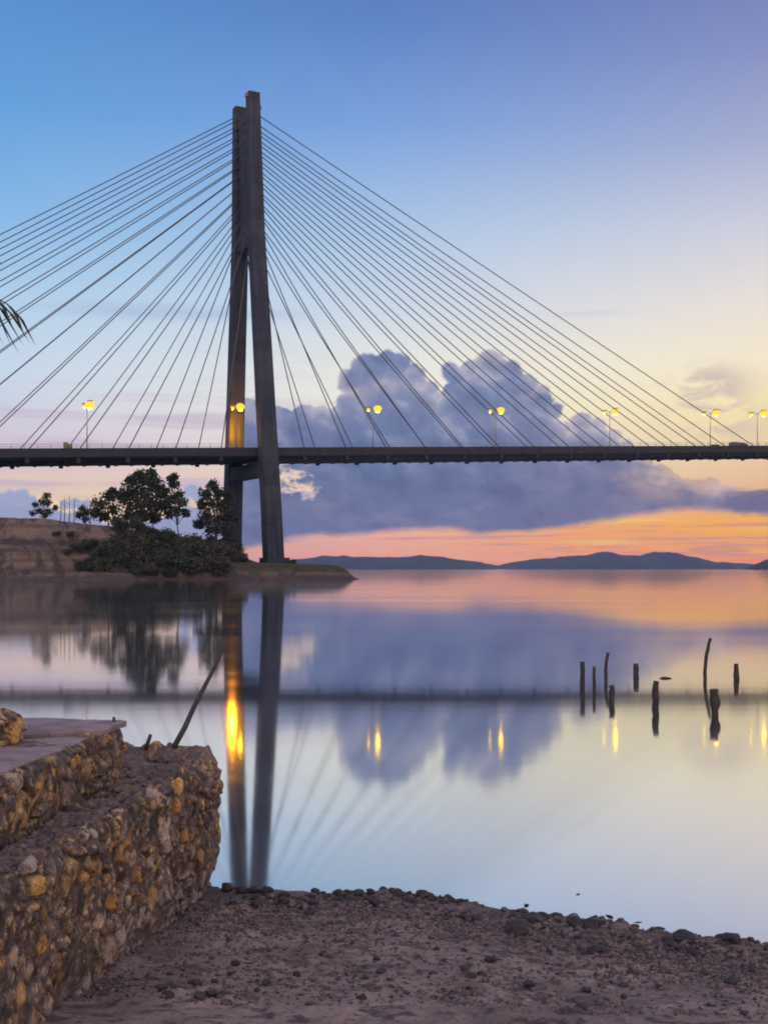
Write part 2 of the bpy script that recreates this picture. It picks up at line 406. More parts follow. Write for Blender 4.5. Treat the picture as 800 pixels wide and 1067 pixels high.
    main_top = [(-700, 592), (232, 585), (240, 470), (247, 420), (262, 404), (284, 420), (316, 422), (344, 424), (354, 412), (368, 392), (400, 384), (432, 396), (444, 406),
                (458, 412), (468, 396), (500, 382), (530, 389), (550, 405), (576, 428), (592, 446), (606, 440), (634, 450), (655, 468), (700, 488), (740, 502), (800, 512), (840, 520), (900, 560)]
    lobes = [(362, 420, 15), (366, 400, 18), (386, 389, 23), (409, 386, 22), (430, 395, 18), (446, 406, 12), (456, 414, 8),
             (470, 386, 11), (479, 396, 13), (490, 387, 15), (510, 384, 21), (531, 391, 18), (548, 403, 15), (563, 415, 14), (577, 430, 12), (606, 442, 15), (621, 444, 11), (592, 446, 10), (638, 457, 10), (652, 466, 9)]
    main_base = [(-700, 592), (230, 578), (300, 566), (400, 560), (470, 556), (500, 560), (560, 556), (600, 551), (640, 545), (690, 538), (730, 534), (770, 538), (900, 540)]
    k, dt, db, lp = cloud(main_top, main_base, 13, 0.0, 4, 10, 18, lobes)
    body = Xramp(el/260, [(0, lin((116, 114, 148))), (.15, lin((102, 113, 152))), (.4, lin((97, 115, 157))), (.65, lin((108, 126, 168))), (1, lin((124, 140, 180)))])
    warm = Xs(az, 60, 320)
    body = Xmix(warm*.5, body, Xramp(el/200, [(0, lin((136, 116, 140))), (.35, lin((124, 116, 148))), (.7, lin((150, 138, 164))), (1, lin((168, 158, 180)))]))
    body = Xmix(Xs(lp, .02, .40)*.65*Xs(el, 60, 170), body, lin((172, 172, 200)))
    body = Xmix(Xs(lp, .02, -.40)*.5, body, lin((78, 90, 138)))
    soft = Xnoise(Xvec(az/75, el/40, 4.4), 1, 5, .6, .5)
    body = Xmix(Xs(soft, .46, .75)*.5, body, lin((142, 142, 172)))
    body = Xmix(Xs(Xnoise(Xvec(az/55, el/24, 9.4), 1, 5, .6, .4), .52, .72)*.4*Xs(el, 130, 80), body, lin((84, 92, 136)))
    fb2 = Xnoise(Xvec(az/40, el/40, 21), 1, 3, .5)
    rim = E.m('EXPONENT', E.m('MAXIMUM', dt, 0)/-9.0)
    body = Xmix(rim*Xs(fb2, .38, .62)*.85, body, lin((226, 212, 214)))
    hole = blob(298, 492, 36, 20)*.8+blob(312, 514, 24, 10)*.45
    k = k*(1-Xs(hole+E.m('MINIMUM', hole*3, 1.0)*((soft-.5)*1.0+(Xnoise(Xvec(az/17, el/11, 7), 1, 5, .62)-.5)*2.3), .42, .9))
    k = k*(1-Xs(az, 215, 300)*Xs(el, 60, 92)*Xs(soft, .38, .6)*.6)
    sky = Xmix(k*.97, sky, body)
    # small dark puffs just over the horizon at right
    pf = blob(790, 523, 36, 15)
    sky = Xmix(Xs(pf+(wisp-.5)*1.1+(soft-.5)*.6, .3, .75)*.9, sky, lin((112, 108, 142)))
    pf = blob(745, 573, 36, 5)
    sky = Xmix(Xs(pf+(soft-.5)*.6, .3, .7)*.5, sky, lin((196, 136, 122)))
    # physical twilight sky mixed in under the gradient
    ni = t.nodes.new('ShaderNodeTexSky'); ni.sky_type = 'NISHITA'; ni.sun_disc = False
    ni.sun_elevation = R(SUN_EL); ni.sun_rotation = R(SUN_AZ); ni.altitude = 5
    b2 = t.nodes.new('ShaderNodeBackground'); t.links.new(ni.outputs[0], b2.inputs[0]); b2.inputs[1].default_value = .05
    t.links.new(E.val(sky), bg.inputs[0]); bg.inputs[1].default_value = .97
    ad = t.nodes.new('ShaderNodeAddShader'); t.links.new(bg.outputs[0], ad.inputs[0]); t.links.new(b2.outputs[0], ad.inputs[1])
    t.links.new((ad if USE_NISHITA else bg).outputs[0], out.inputs[0])
SUN_EL, SUN_AZ = 3.0, 48.0
USE_NISHITA = False
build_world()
sun = bpy.data.lights.new('sun', 'SUN'); suno = bpy.data.objects.new('sun', sun); COL.objects.link(suno)
sun.energy = .18; sun.angle = R(20); sun.color = (1, .72, .5)
_d = Vector((math.sin(R(SUN_AZ))*math.cos(R(SUN_EL+3)), math.cos(R(SUN_AZ))*math.cos(R(SUN_EL+3)), math.sin(R(SUN_EL+3))))
suno.rotation_euler = _d.to_track_quat('Z', 'Y').to_euler(); suno.location = (60, 40, 30)
vs = scene.view_settings; vs.view_transform = 'Standard'; vs.look = 'None'; vs.exposure = 0; vs.gamma = 1; vs.use_curve_mapping = False
cy = scene.cycles
cy.filter_width = 1.9; cy.use_denoising = True; cy.max_bounces = 5; cy.diffuse_bounces = 3; cy.glossy_bounces = 3; cy.transmission_bounces = 2; cy.volume_bounces = 1
cy.caustics_reflective = False; cy.caustics_refractive = False; cy.sample_clamp_indirect = 6

# ------------------------------------------------------------------ water
def plane(name, x0, x1, y0, y1, z, mat):
    return link_mesh(name, [(x0, y0, z), (x1, y0, z), (x1, y1, z), (x0, y1, z)], [[0, 1, 2, 3]], mat, origin=(0, 0, z))
tag(plane('water', -30000, 30000, -200, 40000, 0, M['water']), kind='structure')

# ------------------------------------------------------------------ far hills (two islands, about 5 km off)
def hills(name, prof, dist, depth, seed):
    xs = np.array([p[0] for p in prof], float); hs = np.array([p[1] for p in prof], float)
    n, m = 260, 15
    px = np.linspace(xs[0], xs[-1], n); h = np.interp(px, xs, hs)
    V = np.zeros((n, m, 3))
    for j in range(m):
        t = j/(m-1)*2-1; Y = dist+t*depth
        X = (px-400)/F*dist
        hh = np.maximum(0, (HZ-h)*dist/F+EYE-2)*(1-abs(t)**1.7)
        P = np.stack([X/140, np.full(n, Y/140), np.full(n, seed)], -1)
        hh = hh*(1+.25*fbm(P, 4))+fbm(P*4, 3)*6*(1-t*t)
        V[:, j] = np.stack([X, np.full(n, Y), np.where(abs(t) == 1, -2, hh-.5)], -1)
    o = link_mesh(name, V.reshape(-1, 3), grid_faces(n, m)[:, ::-1], M['hill'], smooth=True)
    return tag(o, kind='structure')
hills('hills', [(250, 592), (285, 584), (310, 581), (345, 577.5), (375, 579.5), (410, 580), (438, 577.5), (465, 580), (490, 583.5), (505, 587), (528, 591)], 5200, 500, 1.0)
hills('hills', [(512, 591.5), (535, 585.5), (560, 581), (598, 578.5), (616, 576.8), (631, 574), (645, 577), (668, 578.5), (690, 575.5), (705, 577), (720, 581),
                (738, 585.5), (752, 585.5), (770, 586.5), (792, 590.5), (800, 592)], 5600, 600, 5.0)
hills('hills', [(786, 592), (793, 585.5), (800, 583), (830, 581), (870, 584), (900, 592)], 3200, 150, 9.0)

# ------------------------------------------------------------------ headland
def head_ys(X):   # near shoreline
    return np.interp(X, [-260, -90, -60, -40, -20, -8, 5], [238, 246, 256, 266, 274, 283, 287])+2.2*fbm(np.stack([X/9, X*0, X*0+2], -1), 3)
def head_xr(Y):   # right shoreline
    return np.interp(Y, [270, 284, 292, 310, 330, 350, 380, 430], [-3, -5.6, -7, -11, -17, -25, -38, -60])
def head_z(X, Y):
    X = np.asarray(X, float); Y = np.asarray(Y, float)
    P = np.stack([X, Y, X*0], -1)
    hp = np.interp(X, [-260, -100, -75, -62, -54, -48, -42, -36, -15, -8, -3], [15, 14.3, 13.6, 12.2, 10.0, 7.2, 5.2, 4.0, 3.5, 2.9, .6])
    d1 = Y-head_ys(X)+3.0*fbm(P/11, 4); d2 = (head_xr(Y)-X)*1.0+fbm(P/5+9, 3)
    hp = hp*(1+.05*fbm(P/20+3, 3))
    f = .16*sstep(-.5, 5, d1)+.34*sstep(6, 9.5, d1)+.12*sstep(9.5, 14, d1)+.38*sstep(14, 18, d1)
    flat = sstep(0, 5.5, d1)
    k = sstep(5, 9, hp)
    z = hp*(f*k+flat*(1-k))
    z2 = hp*sstep(-.5, 5.5, d2)
    z = np.minimum(z, z2)+(fbm(P/4, 4)*.45-np.abs(fbm(P/3+40, 4, .6))*1.3*np.clip(hp/8-.3, 0, 1)*np.clip(1-np.abs(d1-11)/11, 0, 1))*np.clip(np.minimum(d1, d2)/4, 0, 1)*np.clip(hp/8, .25, 1)
    return np.where(np.minimum(d1, d2) < 0, np.maximum(-1.2, np.minimum(d1, d2)*.25), z), d1, hp
nx, ny = 360, 210
gx = np.linspace(-255, 4, nx); gy = np.concatenate([np.linspace(228, 300, 150), np.linspace(301, 440, 60)])
GX, GY = np.meshgrid(gx, gy, indexing='ij'); GZ, D1, HPs = head_z(GX, GY)
gr = np.where(HPs > 6, sstep(19, 26, D1)*.8, sstep(1.6, 3.4, D1)*.95)
gr = np.clip(gr+sstep(-.1, .5, fbm(np.stack([GX/7, GY/7, GX*0+5], -1), 3))*.35*(D1 > 6), 0, 1)
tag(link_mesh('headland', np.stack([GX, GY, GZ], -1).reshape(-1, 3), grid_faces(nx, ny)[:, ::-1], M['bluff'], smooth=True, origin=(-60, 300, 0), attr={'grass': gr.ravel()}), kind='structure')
def hz(x, y): return float(head_z(np.array([x]), np.array([y]))[0][0])

# ------------------------------------------------------------------ foliage
def leaves(centers, radii, n, size, rng, flat=.6, core=.0, jit=.22):
    """leaf-sized quads spread through clumps"""
    centers = np.asarray(centers, float); radii = np.asarray(radii, float)
    ci = np.repeat(np.arange(len(centers)), n)
    d = rng.normal(size=(len(ci), 3)); d /= np.linalg.norm(d, axis=1)[:, None]
    r = core+(1-core)*rng.random(len(ci))**.45
    c = centers[ci]+d*r[:, None]*radii[ci]*(1+jit*rng.normal(size=(len(ci), 1)))
    a = rng.normal(size=(len(ci), 3)); a /= np.linalg.norm(a, axis=1)[:, None]
    b = np.cross(a, rng.normal(size=(len(ci), 3))); b /= np.linalg.norm(b, axis=1)[:, None]
    s = size*(.6+.8*rng.random((len(ci), 1)))
    v = np.stack([c-a*s, c+b*s*flat, c+a*s, c-b*s*flat], 1).reshape(-1, 3)
    return v, np.arange(len(v)).reshape(-1, 4)
def px2w(x, y, Y): return np.array([(x-400)/F*Y, Y, EYE+(HZ-y)/F*Y])
def tree(label, base_px, Y, clumps, n, size, group=None, seed=1, trunk_r=.35):
    rng = np.random.default_rng(seed)
    bx, _, _ = px2w(base_px, 0, Y); bz = hz(bx, Y)-.15
    t = thing('tree', label, 'tree', (bx, Y, bz), group)
    C, Rr = [], []
    for (x, y, r) in clumps:
        c = px2w(x, y, Y); c[1] += rng.normal()*r*.12; C.append(c); rr = r*Y/F; rr *= 1.03; Rr.append((rr, rr, rr*.88))
    v, f = leaves(C, Rr, int(n*1.9), size*.72, rng)
    link_mesh('crown', v, f, M['leaf'], t)
    mb = MB(); cen = np.mean(C, 0)
    zt = min(c[2] for c in C)
    fork = np.array([bx*.6+cen[0]*.4, Y, bz+(cen[2]-bz)*.45])
    mb.tube([(bx, Y, bz), (bx*.8+fork[0]*.2+.15, Y, bz+(fork[2]-bz)*.5), tuple(fork)], [trunk_r, trunk_r*.8, trunk_r*.65], 8)
    for c in C:
        mid = fork*.5+c*.5+np.array([0, 0, .25]); mb.tube([tuple(fork), tuple(mid), tuple(c)], [trunk_r*.5, trunk_r*.3, trunk_r*.12], 6)
    mb.build('trunk', M['bark'], t, True); return t
tree('tallest broad dark tree standing on the bluff edge under the bridge deck', 148, 284,
     [(138, 510, 11), (128, 517, 9), (151, 499, 10), (162, 503, 9), (168, 512, 9), (150, 516, 13), (138, 526, 12), (158, 528, 13), (171, 526, 8), (148, 537, 8), (160, 539, 7), (135, 538, 7), (158, 494, 6), (145, 496, 6), (136, 500, 5)], 210, .55, seed=2)
tree('round bushy tree on the bluff edge touching the left side of the tallest tree', 113, 282,
     [(112, 517, 7), (106, 527, 9), (118, 531, 9), (100, 535, 6), (117, 512, 4), (108, 538, 6)], 160, .5, seed=3, trunk_r=.22)
tree('slim tree with gaps in its crown on the right side of the tallest tree', 186, 286,
     [(182, 505, 6), (178, 499, 4), (186, 515, 6), (179, 520, 6), (190, 524, 6), (184, 532, 7), (194, 535, 5), (176, 536, 6), (182, 497, 4)], 120, .48, seed=4, trunk_r=.2)
tree('dark upright tree in front of the far pylon leg', 226, 318,
     [(222, 506, 6), (215, 515, 7), (228, 514, 7), (210, 526, 6), (221, 526, 10), (234, 526, 9), (238, 516, 5), (215, 539, 9), (229, 540, 11), (241, 538, 6), (207, 546, 6), (222, 552, 10), (236, 552, 9)], 170, .55, seed=5, trunk_r=.3)
tree('small spindly tree alone on the bluff top at far left', 47, 290,
     [(48, 517, 4.5), (44, 523, 5), (52, 524, 4), (37, 526, 3.5), (40, 532, 4.5), (50, 533, 5), (58, 529, 3), (46, 537, 4), (34, 535, 3)], 70, .38, seed=6, trunk_r=.14)
tree('stubby dark sapling on the bluff top left of the round bushy tree', 88, 284,
     [(87, 530, 4.5), (91, 534, 4), (84, 537, 4.5), (89, 541, 5)], 80, .4, seed=8, trunk_r=.1)
# bare thin trunks behind the bluff top
for i, (x, y) in enumerate([(63, 521), (67, 518), (72, 516), (77, 519), (94, 524)]):
    Y = 296; b = px2w(x, 0, Y); z0 = hz(b[0], Y)-.2; p = px2w(x+.7, y, Y)
    mb = MB(); mb.tube([(b[0], Y, z0), ((b[0]+p[0])/2+.12, Y, (z0+p[2])/2), tuple(p)], [.13, .1, .05], 6)
    for k in range(3):
        f = .55+.15*k; q = np.array([b[0], Y, z0])*(1-f)+p*f; mb.tube([tuple(q), (q[0]+random.choice([-1, 1])*.7, Y+.3, q[2]+.6)], [.05, .02], 5)
    tag(mb.build('bare_tree', M['bark'], None, True), 'thin leafless trunk on the bluff top between the spindly tree and the round bushy tree', 'bare tree', 'leafless trunks on the bluff top')

# shrubs on the slope: a few built, the rest copies
def shrub_mesh(seed, n=8):
    rng = np.random.default_rng(seed); c = []; r = []
    for k in range(n):
        c.append((rng.uniform(-1.5, 1.5), rng.uniform(-1.1, 1.1), rng.uniform(.4, 1.7))); q = rng.uniform(.45, 1.05); r.append((q, q, q*.85))
    v, f = leaves(c, r, 240, .18, rng, jit=.42); return v, f
def stem_mb(seed):
    rng = np.random.default_rng(seed); mb = MB()
    for k in range(5): mb.tube([(0, 0, -.3), (rng.uniform(-.5, .5), rng.uniform(-.4, .4), .7), (rng.uniform(-1.3, 1.3), rng.uniform(-.9, .9), 1.7)], [.07, .05, .02], 5)
    return mb
protos = []
for sd in (21, 22, 23):
    t = thing('shrub', 'dense dark green shrub growing on the slope of the headland between bluff and pylon', 'shrub', (0, 0, 0), 'shrubs covering the headland slope')
    v, f = shrub_mesh(sd); link_mesh('foliage', v, f, M['bush'], t); stem_mb(sd).build('stem', M['bark'], t); protos.append(t)
rng = np.random.default_rng(5)
spots = []
for x in np.linspace(-61, -36.5, 34):
    for q in (0, 1, 2):
        lo_, hi_ = ((1.0, 7), (7, 15), (15, 24))[q]
        if q == 0 and x < -54: lo_ = 6.5
        if q == 2 and x < -50 and rng.random() < .55 or rng.random() < .15: continue
        Y = head_ys(np.array([x]))[0]+rng.uniform(lo_, hi_); spots.append((x+rng.uniform(-.8, .8), Y, rng.uniform(.7, 1.75)))
spots += [(-67.5, 264, .9), (-69, 262, .7), (-65.5, 260.5, 1.0), (-63.5, 266.5, 1.1), (-66.5, 268.5, .8), (-61.5, 268, 1.2), (-72.5, 266, .6), (-59, 270, 1.1), (-64.5, 262.5, .8), (-66, 266, .9), (-62.5, 263, 1.2), (-61, 260, 1.0), (-70, 268.5, .55), (-36, 296, 1.0), (-35.3, 301, .8), (-37.5, 305, 1.2), (-40, 320, 1.6), (-44, 330, 1.8), (-47.5, 338, 2), (-38.2, 316, 1.2)]
for k, (x, Y, s) in enumerate(spots):
    o = protos[k] if k < 3 else copy_tree(protos[k % 3])
    o.location = (x, Y, hz(x, Y)-.15); o.rotation_euler = (0, 0, rng.uniform(0, 6.28)); o.scale = (s, s, s*rng.uniform(.85, 1.25))
for o, l in ((thing('shrub', 'low round shrub at the right foot of the near pylon leg', 'shrub', (-25.7, 328, 0)), 1), ):
    v, f = shrub_mesh(31, 5); link_mesh('foliage', v*.8+np.array((-25.7, 328, 0)), f, M['bush'], o); o.location.z = hz(-25.7, 328)-.2

# ------------------------------------------------------------------ bridge
PX, PY = -37.95, 345.0
U = np.array((.888, .460, 0)); N = np.array((.460, -.888, 0)); ZU = np.array((0, 0, 1.0))
def BP(s, n, z): return np.array((PX, PY, 0))+U*s+N*n+ZU*z
def ztop(s): return 36.4+.05*s
bridge = thing('cable_stayed_bridge', 'grey concrete cable stayed bridge with tall two legged pylon crossing the whole strait', 'bridge', (PX, PY, 3.6))
prof = [(10.8, 0), (10.8, -2.3), (9.9, -2.9), (8.2, -3.3), (-8.2, -3.3), (-9.9, -2.9), (-10.8, -2.3), (-10.8, 0), (-10.5, 0), (-10.5, -.95), (10.5, -.95), (10.5, 0)]
mb = MB(); mb.loft([[BP(s, n, ztop(s)+z) for n, z in prof] for s in np.linspace(-235, 330, 60)])
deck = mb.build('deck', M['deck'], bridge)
mb = MB()
for s in np.arange(-232, 330, 4.42): mb.box(BP(s, 0, ztop(s)-3.42), (.22, 8.0, .10), (U, N, ZU))
mb.build('floor_beam', M['deck'], deck)
for sg in (1, -1):
    mb = MB()
    for s in np.arange(-234, 330, 3.3): mb.box(BP(s, sg*10.65, ztop(s)+.55), (.05, .05, .55), (U, N, ZU))
    for h in (.45, 1.05): mb.tube([BP(-234, sg*10.65, ztop(-234)+h), BP(329, sg*10.65, ztop(329)+h)], .05, 6)
    mb.build('railing', M['steel'], deck)
ZB, ZK, ZT = 2.2, 98.0, 138.0
def leg_par(z):
    zs = [ZB, ZK, ZT]
    return (np.interp(z, zs, [17.2, 6.4, 5.3]), np.interp(z, zs, [0, -1.2, -1.8]), np.interp(z, zs, [5.0, 4.0, 3.25]), np.interp(z, zs, [4.2, 3.9, 3.1]))
def ring(s, n, a, b, z, ch=.25, gr=.0):
    p = [(-a/2+ch, -b/2), (-.7, -b/2), (-.5, -b/2+gr), (.5, -b/2+gr), (.7, -b/2), (a/2-ch, -b/2), (a/2, -b/2+ch), (a/2, b/2-ch), (a/2-ch, b/2), (.7, b/2), (.5, b/2-gr), (-.5, b/2-gr), (-.7, b/2), (-a/2+ch, b/2), (-a/2, b/2-ch), (-a/2, -b/2+ch)]
    return [BP(s+x, n+y, z) for x, y in p]
for sg, zt in ((1, 136.9), (-1, 136.2)):
    mb = MB(); rs = []
    for z in (-1 if sg > 0 else -1, 20, 40, 60, 80, ZK, 106, 120, zt):
        n, s, a, b = leg_par(max(z, ZB)); rs.append(ring(s, sg*n, a, b, z, .25, .22))
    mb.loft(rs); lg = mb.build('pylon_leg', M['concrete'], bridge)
    n, s, a, b = leg_par(ZT)
    MB().box(BP(s, sg*n, zt+.09), (a/2+.05, b/2+.05, .09), (U, N, ZU)).build('cap', M['green_edge'], lg)  # thin yellow-green strip along the leg top
    n, s, a, b = leg_par(ZB)
    MB().box(BP(s, sg*n, 3.9 if sg > 0 else 4.2), (a/2+.9, b/2+.9, 1.6), (U, N, ZU), .97).build('footing', M['concrete'], lg)
    if sg > 0:
        n, s, a, b = leg_par(133)
        q = MB().box(BP(s+a/2+.35, n, 133.2), (.35, .5, .5), (U, N, ZU)); q.build('beacon_bracket', M['steel'], lg)
        q = MB().box(BP(s-a/2-.35, n, 136.2), (.35, .5, .5), (U, N, ZU)); q.build('beacon_bracket', M['steel'], lg)
for zc, hh in ((30.3, 1.9), (96.2, 2.2)):
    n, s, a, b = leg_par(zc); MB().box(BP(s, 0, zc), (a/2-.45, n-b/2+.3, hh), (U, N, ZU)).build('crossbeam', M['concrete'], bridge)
mb = MB(); mb.loft([[BP(leg_par(z)[1]+x, y*(leg_par(z)[0]-leg_par(z)[3]/2+.3), z) for x, y in ((-.9, -1), (.9, -1), (.9, 1), (-.9, 1))] for z in (98.35, 115, 131.5)])
mb.build('web_wall', M['concrete'], bridge)
SR = [12+13.25*k for k in range(14)]
SL = [-13-13*k for k in range(9)]+[-128, -138.5, -148, -156.5, -164.5]
for side, S in ((1, SR), (-1, SL)):
    for i, s in enumerate(S):
        j = 13-i
        z = (HZ-(118.5+10.0*j))*343/F+EYE
        n0, s0, a, b = leg_par(z)
        for sg in (1, -1):
            A = BP(s0+side*.6, sg*3.6, z); B = BP(s, sg*10.25, ztop(s)-.7)
            mid = (A+B)/2+np.array((0, 0, -.0012*np.linalg.norm(A-B)))
            MB().tube([tuple(A), tuple(A*.75+B*.25-ZU*.0009*np.linalg.norm(A-B)), tuple(mid), tuple(A*.25+B*.75-ZU*.0009*np.linalg.norm(A-B)), tuple(B)], .145, 6).build('stay_cable', M['cable'], bridge, True)
for s in list(SR)+[197.5, 210.5]+list(SL)+[0]:
    for sg in (1, -1):
        mb = MB().box(BP(s, sg*10.1, ztop(s)-3.0), (.5, .45, .75), (U, N, ZU), 1.15); mb.build('cable_anchor', M['deck'], deck)
for sgn in (1, -1):
    mb = MB(); q = BP(-172, sgn*7, 0); mb.tube([(q[0], q[1], 5), (q[0], q[1], ztop(-172)-4.6)], 1.5, 16); mb.build('pier_column', M['concrete'], bridge, True)
MB().box(BP(-172, 0, ztop(-172)-3.95), (1.5, 9.5, .6), (U, N, ZU)).build('pier_cap', M['concrete'], bridge)

# street lamps on the median
def s_at(px, n=0):
    k = (px-400)/F; return (k*(PY+N[1]*n)-(PX+N[0]*n))/(U[0]-k*U[1])
LAMP_Z = 13.0
def make_lamp():
    t = thing('street_lamp', 'x', 'street lamp', (0, 0, 0), 'twin arm street lamps along the bridge')
    MB().tube([(0, 0, 0), (0, 0, 7), (0, 0, 13.6)], [.17, .13, .09], 8).build('pole', M['steel'], t, True)
    mb = MB()
    for sg in (1, -1):
        e = N*3.1*sg; mb.tube([(0, 0, 13.1), (e[0]*.5, e[1]*.5, 14.0), (e[0], e[1], 14.1)], [.09, .08, .06], 6)
    mb.build('arm', M['steel'], t, True)
    for sg in (1, -1):
        e = N*3.1*sg
        hd = MB().box((e[0], e[1], 14.25), (.6, .95, .12), (U, N, ZU), .8).build('lamp_head', M['steel'], t)
        r = 1.25 if sg > 0 else .6  # ball oversized so its amber stands for the glow around the lamp
        MB().ball((e[0], e[1], 14.12-r*.75), (r, r, r*.75), 24, 14).build('lamp_glow_ball', M['lamp' if sg > 0 else 'lampdim'], hd, True)
        q = .42 if sg > 0 else .18
        MB().ball((e[0], e[1], 14.12-r*1.5+q*.05), (q*1.15, q*1.15, q*.5), 20, 12).build('lamp_bulb', M['lampcore'], hd, True)
    return t
lp0 = make_lamp()
llab = ['glowing street lamp alone on the bridge left of the pylon', 'glowing street lamp lighting the far pylon leg orange', 'glowing street lamp in front of the cloud, first to the right of the pylon',
        'glowing street lamp in front of the dark cloud, second to the right of the pylon', 'faint street lamp against the pale sky, third to the right of the pylon',
        'glowing street lamp just left of the truck roof on the bridge', 'glowing street lamp right of the truck roof at the picture edge']
LS = []
for i, px in enumerate((91, 246.5, 388.5, 516, 635, 739.5, 788.5)):
    o = lp0 if i == 0 else copy_tree(lp0)
    s = s_at(px); LS.append(s); q = BP(s, 0, ztop(s)-.97); o.location = q; o['label'] = llab[i]
# sodium light that the lamp by the far leg throws on it
l = bpy.data.lights.new('lamp_light', 'POINT'); l.energy = 12500; l.color = (1, .33, .005); l.shadow_soft_size = .8
lo = bpy.data.objects.new('lamp_light', l); COL.objects.link(lo); lo.location = BP(LS[1]+1.0, -6.5, ztop(0)+6.5)

# vehicles and an unidentified twin-box shape on the deck
def vehicle(name, label, cat, px, L_, H_, body, cab, group=None, n=7.4, mat='truckpaint'):
    s = s_at(px, n); z0 = ztop(s)-.945; t = thing(name, label, cat, BP(s, n, z0))
    def prism(pts, w, m, nm, par, extra=0):
        a = [BP(s+x, n-w, z0+z) for x, z in pts]; b = [BP(s+x, n+w, z0+z) for x, z in pts]; k = len(pts)
        return MB().loft([a, b]).build(nm, M[m], par)
    bd = prism(body, 1.0, mat, 'body', t)
    for c in cab: prism(c, 1.006, 'glassdark', 'window', bd)
    for x in (-L_*.32, L_*.32):
        for w in (-.92, .92):
            q0 = BP(s+x, n+w-.12, z0+.42); q1 = BP(s+x, n+w+.12, z0+.42); MB().tube([tuple(q0), tuple(q1)], .42, 14).build('wheel', M['rubber'], t, True)
    return t
vehicle('truck', 'low dark truck crossing the bridge, roof above the parapet near the outermost cable', 'truck', 769, 7.4, 2.3,
        [(-3.7, .5), (3.7, .5), (3.7, 1.2), (3.2, 2.0), (1.9, 2.1), (1.7, 2.3), (-3.3, 2.35), (-3.7, 1.8)], [[(2.1, 1.3), (3.4, 1.3), (3.0, 1.9), (2.1, 1.95)]])
vehicle('car', 'small dark car on the bridge, just its roof above the parapet', 'car', 745, 4.0, 1.5,
        [(-2, .35), (2, .35), (2.05, .8), (1.3, .95), (.7, 1.55), (-1.2, 1.6), (-1.9, 1.0)], [[(-1.1, 1.0), (1.0, 1.0), (.6, 1.48), (-1.0, 1.5)]])
s = s_at(71, 9.6)
cb = thing('railing_boxes', 'small olive twin cabinet standing behind the bridge railing at far left', 'boxes', BP(s, 9.6, ztop(s)-.95))
MB().box(BP(s-.55, 9.6, ztop(s)+.25), (.5, .5, 1.2), (U, N, ZU)).build('box_body', M['boxes'], cb)
MB().box(BP(s+.58, 9.6, ztop(s)+.12), (.5, .5, 1.07), (U, N, ZU)).build('box_body', M['boxes'], cb)
MB().box(BP(s-.55, 9.6, ztop(s)+1.5), (.58, .58, .06), (U, N, ZU)).build('lid', M['steel'], cb)

# ------------------------------------------------------------------ mooring stakes in the shallows
def stake(label, x, ytop, ywl, wpx, bend=0, topdx=0, waist=0, name='wooden_stake'):
    Y = EYE*F/(ywl-HZ); X = (x-400)/F*Y; h = (ywl-ytop)*Y/F; r = wpx/2*Y/F; tx = topdx*Y/F; bx = bend*Y/F
    rng = np.random.default_rng(int(x)); pts = []; rad = []
    for k in range(12):
        t = k/11; z = -.5+t*(h+.5); f = max(0, z/h)
        pts.append((X+tx*f+bx*math.sin(math.pi*f)+rng.normal()*r*.10, Y+rng.normal()*r*.10, z)); rad.append(r*(1+.10*rng.normal())*(1-waist*math.exp(-(z/(.35*h))**2))*(1-.12*f))
    mb = MB(); mb.tube(pts, rad, 10)
    tag(mb.build(name, M['post'], None, True, origin=(X, Y, -.5)), label, 'stake', 'old wooden stakes standing in the shallows')
stake('thick straight stake, leftmost of the stakes in the water', 606.5, 689.5, 718, 5.4)
stake('thin short stake, second from the left in the water', 618.6, 694.5, 719, 3.6)
stake('tall slender stake leaning right, between the two thin and short left stakes', 631, 680, 709, 3.8, -1.0, 2.2)
stake('stubby stake right at the foot of the slender leaning left stake', 637, 714, 731, 6.2)
stake('short thick stake standing apart between left cluster and the centre stake', 662.3, 691.5, 706, 5.8)
stake('stout stake nearest the camera left of the floating log', 683, 709.5, 738, 7.2)
stake('tallest crooked stake leaning right above the waisted stump', 734, 665, 707, 4.2, -1.5, 5.5)
stake('waisted thick stump directly below the tallest crooked stake', 744.5, 719, 745, 10.5, waist=.35)
stake('thick short stake, rightmost in the water', 766.6, 691.5, 708, 6.0)
Y = EYE*F/(707-HZ); X = (693-400)/F*Y
tag(MB().tube([(X-.13, Y, .004), (X-.06, Y+.01, .012), (X+.03, Y, .008), (X+.13, Y-.02, .004)], [.012, .03, .03, .014], 8).build('driftwood', M['post'], None, True), 'short piece of dark driftwood floating among the stakes', 'driftwood')

# ------------------------------------------------------------------ foreground beach
WX = [-6, -3, -1.26, -.51, .15, .84, 1.35, 1.96, 2.52, 3.6, 6, 9]; WY = [9.3, 9.3, 9.26, 9.12, 9.2, 8.74, 8.45, 8.17, 7.86, 7.3, 6.2, 5]
bs = np.random.default_rng(4).random((900, 2))*np.array([10, 9])+np.array([-4, 1.5])
def beach_z(X, Y, fine=True):
    X = np.asarray(X, float); Y = np.asarray(Y, float); P = np.stack([X, Y, X*0], -1)
    d = np.interp(X, WX, WY)+.10*fbm(P/.5, 3)-Y
    z = np.where(d > 0, .085*d+.065*sstep(0, .12, d)*np.exp(-d/.6), .11*d)
    z = z+.035*fbm(P/.6+4, 4)*np.clip(d*2+.3, 0, 1)
    if fine:
        q = fbm(P/.09+7, 4, .6); a = sstep(-.15, .5, fbm(P/.8+2, 3))
        q2 = fbm(P/.2+17, 3, .6); z = z+(.012+.034*a*np.exp(-np.maximum(d-.1, 0)/1.6)+.010*a)*(np.maximum(q, -.2)+1.0*np.maximum(q2, -.1))*1.25*np.clip(d*5+.6, 0, 1)
    return z
